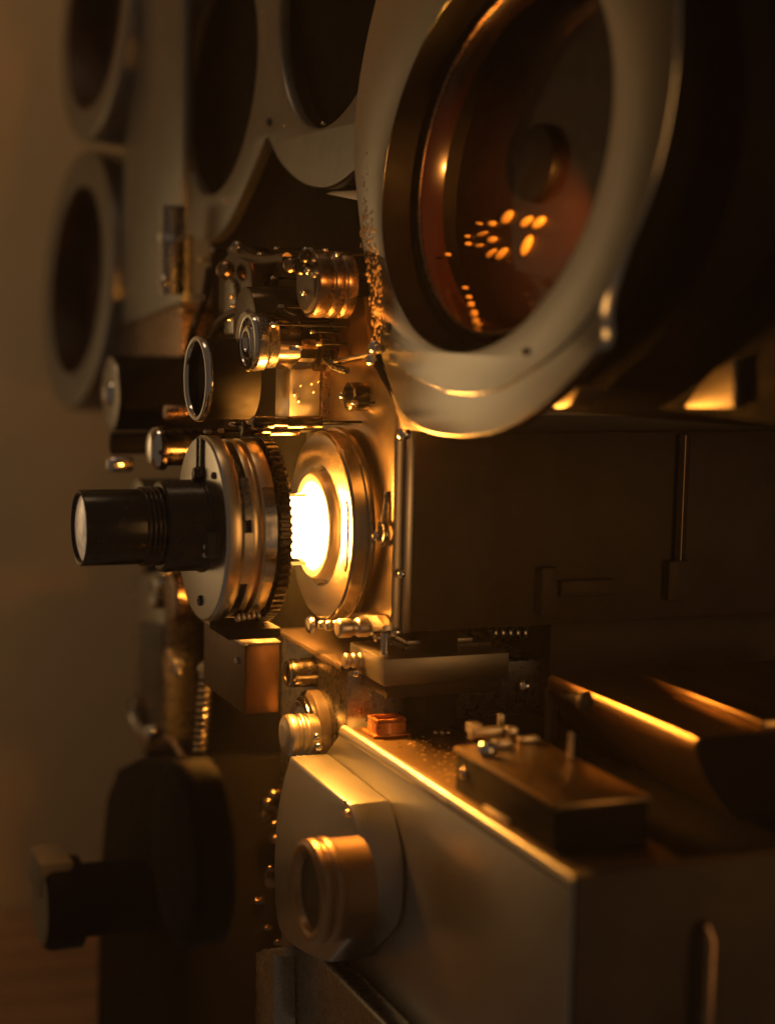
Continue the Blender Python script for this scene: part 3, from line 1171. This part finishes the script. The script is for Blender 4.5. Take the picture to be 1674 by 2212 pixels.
# fittings on the shelf
fit = [(804, 1360, 20, M_chrome), (822, 1350, 14, M_turn), (832, 1392, 14, M_chrome), (852, 1366, 13, M_chrome), (838, 1372, 16, M_steel), (812, 1378, 12, M_turn)]
for x, y, h, m in fit:
    p, r, k = place(x, y, h*1.5, US+10)
    bm = B()
    lathe(bm, [(-r*.6, 0), (-r*.6, r*.5), (-r*.2, r), (r*1.2, r), (r*1.2, 0)], frame(p), 20, r*.2)
    part('fitting', bm, m, sh)
p = at(832, 1408, u=US+8)
bm = B()
tube(bm, [(p[0], p[1], ZT), (p[0], p[1], p[2]+16)], 4, 16)
part('fitting_post', bm, M_chrome, sh)
p = at(880, 1392, z=ZT+2)
bm = B()
box(bm, p[0]-6, p[0]+20, p[1]-6, p[1]+4, ZT, ZT+6, 1.5)
part('copper_tab', bm, M_bronze, sh)
p = at(950, 1388, z=ZT+4)
bm = B()
box(bm, p[0]-32, p[0]+28, p[1]-30, p[1]+6, ZT+4, ZT+8, 1)
part('slip_plate', bm, M_turn, sh)
bm = B()
box(bm, p[0]-34, p[0]+44, p[1]-32, p[1]+8, ZT, ZT+3.8, .6)
part('slip_tray', bm, M_black, sh)
for i in range(5):
    p = at(1060+i*16, 1368, v=sn[1]-20)
    bm = B()
    lathe(bm, [(0, 0), (0, 7), (4, 7), (4, 0)], frame(p), 24, 1)
    part('fin', bm, M_steel, sh)
# thumb screw and clips under the gate ring
for x, y, h, u, ln, m in [(730, 1358, 42, -12, 26, M_turn), (705, 1352, 24, -6, 10, M_steel), (666, 1350, 40, -6, 4, M_chrome), (690, 1350, 20, -4, 10, M_steel)]:
    p, R, k = place(x, y, h, u)
    bm = B()
    lathe(bm, [(-1, 0), (-1, R*.8), (1, R), (ln*.4, R), (ln*.45, R*.8), (ln*.6, R*.8), (ln*.65, R), (ln, R), (ln, 0)], frame(p), 32, .6)
    part('thumb_screw', bm, m, pj)
bm = B()
c = [at(x, y, u=22)[1:] for x, y in [(775, 1322), (830, 1330), (846, 1350), (846, 1362), (770, 1362)]]
prism(bm, c, 14, 24, 1.5)
part('gate_foot', bm, M_turn, pj)

# ------------------------------------------------------------------ lamp house to the right of the gate
lh = thing('lamp_house', 'plain dark brown lamp housing box right of the bright gate', 'lamp housing', (160, 0, -74))
bm = B()
box(bm, 37, 900, -110, 104, -76, 87, 2.5)
part('body', bm, M_brown, lh)
bm = B()
box(bm, 34.2, 42, -108, 107, -76, 88, 1.6)
part('front_trim', bm, M_turn, lh)
p = at(853, 936, u=34)
bm = B()
ball(bm, (32, 106, 86), 6)
part('corner_stud', bm, M_chrome, lh)
bm = B()
ball(bm, (32, 108, -27), 3.6)
part('edge_stud', bm, M_chrome, lh)
bm = B()
tube(bm, [(290, 106, -40), (290, 106, 84)], 6, 20)
part('corner_rod', bm, M_dark, lh)
# dark catch blocks low on its side
for (x0, y0, x1, y1) in ((1165, 1225, 1205, 1330), (1210, 1250, 1330, 1290), (1440, 1210, 1490, 1300)):
    a = at(x0, y1, v=112)
    b = at(x1, y0, v=112)
    bm = B()
    box(bm, a[0], b[0], 104.3, 114, a[2], b[2], 2)
    part('catch', bm, M_brown, lh)
# upper body that carries the amber housing, with bright plates shaped as patches of lamp light below
ub = thing('upper_body', 'dark upper casing behind the amber housing with bright plates shaped as patches of light along its underside', 'casing', (250, 250, 104))
bm = B()
box(bm, 150, 900, 60, 460, 116, 560, 6)
part('casing', bm, M_soot, ub)
def light_patch(px, u0, u1, m=M_turn):
    bm = B()
    prism(bm, [at(x, y, u=u0)[1:] for x, y in px], u0, u1, 1)
    return part('light_patch', bm, m, ub)
light_patch([(1478, 880), (1510, 830), (1545, 795), (1584, 775), (1584, 880)], 142, 149)
light_patch([(1255, 886), (1268, 862), (1372, 852), (1362, 886)], 142, 149)
light_patch([(1190, 880), (1212, 842), (1250, 835), (1232, 872), (1215, 880)], 60, 80)

# ------------------------------------------------------------------ control box in the lower right
cb = thing('control_box', 'large grey control box at lower right with red rocker button and round knob', 'control box', (200, 270, -430))
bm = B()
prism(bm, [(60, -168), (66, -161.5), (470, -161.5), (471, -162.5), (471, -430), (12, -430), (12, -215), (30, -190)], 0, 520, .8, 2)
part('body', bm, M_face, cb)
bm = B()
tube(bm, [(4.6, 60+i*20, -166) for i in range(12)], 5.6, 32)
part('edge_trim', bm, M_trim, cb)
bm = B()
tube(bm, [(4.6, 280.4+i*19, -166) for i in range(11)], 5.5, 32)
part('edge_trim', bm, M_plate, cb)  # darker stretch imitates the highlight fading towards the near corner
# black side panel facing the viewer
bm = B()
box(bm, 2, 520, 465.5, 474, -430, -159.6, .8)
part('side_panel', bm, M_brown, cb)
# top deck cover
bm = B()
box(bm, 7, 520, 70, 464, -163, -160.4, .8)
part('top_cover', bm, M_lid, cb)
bm = B()
box(bm, 84, 518, 72, 464, -160.3, -158.4, .6)
part('shade_cover', bm, M_soot, cb)  # added dark sheet standing in for shade on the deck's right part
# raised front block
blk_px = [(626, 1635), (753, 1738), (768, 1790), (781, 1860), (783, 1940), (772, 2005), (744, 2042), (712, 2080), (660, 2062), (604, 2012), (592, 1900), (596, 1780), (608, 1700)]
bl = [at(x, y, u=-35)[1:] for x, y in blk_px]
bl2 = [bl[0], bl[1]]+smooth_open([bl[1]]+bl[2:7], 4)[1:]+smooth_open(bl[7:]+[bl[0]], 4)[:-1]
bm = B()
prism(bm, bl2, -35, -.3, 2.4, 3)
part('raised_block', bm, M_face, cb)
for x, y, r in ((752, 1758, 3), (745, 1734, 2)):
    p = at(x, y, u=-36)
    bm = B()
    ball(bm, p, r)
    part('block_stud', bm, M_drop, cb)
# round knob
p, R, k = place(662, 1928, 228, -78)
fk = frame(p)
bm = B()
lathe(bm, [(6, 0), (6, R*.72), (0, R*.76), (-1, R*.9), (2, R), (8, R), (9, R*.95), (11, R*.95), (12, R), (18, R), (19, R*.96), (43, R*.96)], fk, 96, 1)
kn = part('knob', bm, M_knob, cb)
bm = B()
lathe(bm, [(5.2, 0), (5.2, R*.7)], fk, 64, 0)
part('knob_cap', bm, M_brown, kn)
# red rocker button
p = at(845, 1592, z=-160)
bt = None
bm = B()
prism(bm, [(p[1]-22, -160.2), (p[1]+1, -160.2), (p[1]-1, -149), (p[1]-20, -149)], p[0]-13, p[0]+13, .8)
bt = part('rocker_button', bm, M_red, cb, label='amber orange button')
for a_, b_, c_, d_ in ((-13, -10.5, -21, 0), (10.5, 13, -21, 0), (-10.3, 10.3, -21, -18.6), (-10.3, 10.3, -2.4, 0)):
    bm = B()
    box(bm, p[0]+a_, p[0]+b_, p[1]+c_, p[1]+d_, -148.9, -145.4, .6)
    part('button_rim', bm, M_red, bt)
bm = B()
box(bm, p[0]-16, p[0]+16, p[1]-25, p[1]+3, -160.4, -157.5, .8)
part('button_base', bm, M_red, bt)
p = at(952, 1588, z=-160)
bm = B()
for i in range(3):
    ball(bm, (p[0]-5+i*5, p[1]+i*2, -158), 2.2)
part('indicator_pins', bm, M_drop, cb)
# dotted grip on the deck
bm = B()
for i in range(9):
    for j in range(11):
        x, y = 872+j*9.5+i*6, 1598+j*8.6-i*3.2
        if not (1590 < y < 1705 and 865 < x < 990) or random.random() < .25:
            continue
        p = at(x+random.uniform(-3, 3), y+random.uniform(-3, 3), z=-160)
        if p[1] > 270:
            continue
        ball(bm, (p[0], p[1], -161.4), random.uniform(1.2, 1.8), 1, 10)
part('grip_dots', bm, M_speck, cb, kind='stuff')
# first raised unit on the deck
a, b, c = at(985, 1614, z=-128), at(1200, 1741, z=-128), at(1340, 1690, z=-128)
un = thing('deck_unit', 'low black box with bright metal lid and fittings on the control box', 'switch unit', (60, 340, -160))
bm = B()
box(bm, a[0], c[0], a[1], b[1], -160, -131, 1.5)
part('body', bm, M_soot, un)
bm = B()
box(bm, a[0]-1.5, c[0]+1.5, a[1]-1.5, b[1]+1, -131, -127.5, 1)
part('lid', bm, M_lid, un)
p = at(1052, 1622, z=-124)
bm = B()
ball(bm, (p[0], p[1], -124), 7)
part('lid_ball', bm, M_chrome, un)
for x, y, du, dv, h in [(1065, 1590, 34, 8, 8), (1030, 1578, 10, 10, 7), (1145, 1600, 16, 8, 5), (1090, 1612, 14, 10, 6), (1110, 1592, 8, 8, 9), (1085, 1565, 5, 5, 10)]:
    p = at(x, y+6, z=-127)
    bm = B()
    box(bm, p[0]-du/2, p[0]+du/2, p[1]-dv, p[1], -127.5, -127.5+h, 1)
    part('lid_fitting', bm, M_turn, un)
p = at(1232, 1640, z=-127)
bm = B()
tube(bm, [(p[0], p[1], -127), (p[0], p[1], -108)], 2.2, 12)
part('pin', bm, M_turn, un)
p = at(1004, 1670, u=a[0])
stud(un, frame((0, 0, 0)), a[0], p[1], p[2], 4, M_drop, 'screw')
for x0, y0, x1, y1 in ((1050, 1742, 1108, 1776),):
    p, q = at(x0, y0, z=-158), at(x1, y1, z=-158)
    bm = B()
    box(bm, p[0]-3, p[0]+5, p[1], q[1], -160, -156.5, 1)
    part('reflection_strip', bm, M_turn, un)  # bright strip standing in for a reflection on the deck
# second, larger unit further right, with a sloping bright left face
sl = thing('film_tray', 'long dark metal tray with bright sloping left edge behind the low black box', 'tray', (220, 180, -160))
a, b = at(1176, 1457, z=-100), at(1428, 1552, z=-100)
u0 = (a[0]+b[0])/2
bm = B()
pr = [(u0+34, -160), (u0+20, -146), (u0+9, -132), (u0+2, -119), (u0-2, -109), (u0-2.5, -104), (u0-.5, -100.4), (u0+4, -99), (420, -101), (420, -160)]
for nm, va, vb, m_ in (('body', a[1], 397, M_lid), ('end_cap', 397.3, 401, M_soot)):  # dark end piece added, its shade put into the colour
    t = bmesh.new()
    lo = [t.verts.new(W(u, va, z)) for u, z in pr]
    hi = [t.verts.new(W(u, vb, z)) for u, z in pr]
    t.faces.new(lo)
    t.faces.new(hi)
    for i in range(len(pr)):
        t.faces.new((lo[i], hi[i], hi[(i+1) % len(pr)], lo[(i+1) % len(pr)]))
    bmesh.ops.recalc_face_normals(t, faces=t.faces)
    bm = B()
    merge(bm, t)
    part(nm, bm, m_, sl)
p = at(1335, 1434, z=-92)
bm = B()
box(bm, p[0], p[0]+40, p[1], 396, -101, -92, 3)
part('ridge', bm, M_lid, sl)
# ball-ended lever in front of it
lv = thing('lever', 'small black lever with a ball end in front of the long tray', 'lever', (150, 200, -160))
p = at(1265, 1515, u=130)
q = at(1190, 1490, u=140)
bm = B()
tube(bm, [q, p], 4, 12)
part('rod', bm, M_black, lv)
bm = B()
ball(bm, p, 8)
part('ball', bm, M_black, lv)
bm = B()
tube(bm, [q, (q[0]+2, q[1]-2, -160)], 5, 12)
part('stem', bm, M_black, lv)
p = at(1135, 1483, u=110)
bm = B()
ball(bm, p, 5)
part('stud', bm, M_chrome, lv)
# upright handle on the viewer's side of the box
p = at(1565, 2030, v=500)
q = at(1570, 2300, v=500)
hd = thing('grab_handle', 'blurred upright bronze handle on the dark side of the control box', 'handle', (p[0], 474, -330))
bm = B()
tube(bm, [(p[0], 473, p[2]), (p[0], 480, p[2]), (p[0], 484, p[2]-6), (p[0], 484, p[2]-110)], 4.5, 14)
part('bar', bm, M_bronze, hd)
# plinth below the front block with a sheen along its top chamfer
bm = B()
pl = [at(x, y, u=-30)[1:] for x, y in [(600, 2046), (656, 2062), (770, 2190), (900, 2320), (900, 2500), (600, 2500)]]
prism(bm, [(at(604, 2050, u=-20)[1], -352), (440, -352), (440, -430), (at(604, 2050, u=-20)[1], -430)], -20, 0, 4, 3)
part('plinth', bm, M_steel, cb)
# bracket at the bottom left of the box
for px, m in (([(552, 2060), (566, 2052), (610, 2047), (612, 2068), (590, 2062), (592, 2230), (552, 2230)], M_steel), ):
    bm = B()
    prism(bm, [at(x, y, u=-40)[1:] for x, y in px], -40, -20, 1.5)
    part('foot_bracket', bm, m, cb)

# ------------------------------------------------------------------ small gear train left of the control box
for x, y, h in [(588, 1716, 26), (577, 1735, 30), (569, 1762, 22), (590, 1780, 16), (592, 1812, 22), (553, 1947, 16), (582, 1876, 14), (574, 2005, 12), (597, 2036, 14)]:
    p, r, k = place(x, y, h, 10)
    bm = B()
    lathe(bm, [(-r*.8, 0), (-r*.8, r*.6), (0, r), (r*2, r), (r*2, 0)], frame(p), 18, r*.3)
    part('linkage_pin', bm, M_bronze, pj)
p, R, k = place(548, 1880, 150, 20)
bm = B()
lathe(bm, [(0, 0), (0, R*.94), (2, R), (30, R), (30, 0)], frame((p[0], p[1], p[2])), 64, 1)
part('take_up_roller', bm, M_bronze, pj)
p, R, k = place(372, 1845, 400, -205)
bm = B()
lathe(bm, [(0, 0), (0, R*.9), (3, R), (26, R), (26, 0)], frame(p), 80, 1)
part('flywheel', bm, M_soot, pj)
bm = B()
lathe(bm, [(4, R*.985), (4, R*1.004), (12, R*1.004), (12, R*.985)], frame(p), 80, .4)
part('flywheel_band', bm, M_soot, pj)

# ------------------------------------------------------------------ second machine, lower left, far out of focus
rp = thing('film_projector', 'second projector base, black and blurred, at lower left behind the first', 'projector', (-60, -620, -840))
bm = B()
q = [at(x, y, u=-60)[1:] for x, y in [(250, 1660), (290, 1640), (400, 1650), (400, 2300), (205, 2300), (212, 1900), (228, 1720)]]
prism(bm, q, -60, 60, 8)
part('base_box', bm, M_soot, rp)
p, R, k = place(88, 1955, 200, -170)
fr = frame(p)
bm = B()
lathe(bm, [(0, 0), (0, R*.9), (6, R), (40, R), (40, R*.8), (130, R*.8)], fr, 64, 3)
kb = part('knob', bm, M_soot, rp)
bm = B()
lathe(bm, [(-2, 0), (-2, R*.8), (1, R*.88)], fr, 64, 1)
part('knob_cap', bm, M_pale, kb)
bm = B()
box(bm, p[0]-6, p[0]+30, p[1]-R*.9, p[1]+R*.5, p[2]+R*.25, p[2]+R*1.08, 6)
part('knob_plate', bm, M_pale, rp)

# ------------------------------------------------------------------ projection lens in the holder
ln = thing('projection_lens', 'dark cylindrical projection lens with scratched pale front glass held in the disc', 'lens', (-150, 0, -35))
fl = frame((0, 0, 3))
bm = B()
lathe(bm, [(-203, 26), (-206, 28), (-207, 30), (-206, 31), (-157, 31), (-156, 30)], fl, 96, .5)
part('front_barrel', bm, M_gloss, ln)
bm = B()
prof = [(-158, 30)]
for i in range(4):
    prof += [(-156+i*4, 32.6), (-154+i*4, 32.6), (-153+i*4, 31.2)]
prof += [(-140, 31)]
lathe(bm, prof, fl, 96, .2)
part('thread_ring', bm, M_gloss, ln)
bm = B()
lathe(bm, [(-141, 30), (-141, 36), (-139, 38), (-108, 38), (-107, 39.5), (-104, 39.5)], fl, 96, .8)
part('rear_barrel', bm, M_gloss, ln)
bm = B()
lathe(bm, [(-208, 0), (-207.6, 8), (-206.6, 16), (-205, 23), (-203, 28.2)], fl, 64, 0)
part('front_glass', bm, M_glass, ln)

# thin haze added to stand in for lens bloom and lift the blacks
bm = B()
box(bm, -6000, 5000, -3200, 2600, -2300, 3600, 0)
M_haze = bpy.data.materials.new('haze')
M_haze.use_nodes = True
nt = M_haze.node_tree
nt.nodes.remove(nt.nodes['Principled BSDF'])
vol = nt.nodes.new('ShaderNodeVolumePrincipled')
vol.inputs['Color'].default_value = (.95, .92, .88, 1)
vol.inputs['Density'].default_value = .016
vol.inputs['Anisotropy'].default_value = 0.2
nt.links.new(vol.outputs[0], nt.nodes['Material Output'].inputs['Volume'])
hz = part('haze', bm, M_haze, None, kind='stuff')
hz.display_type = 'WIRE'
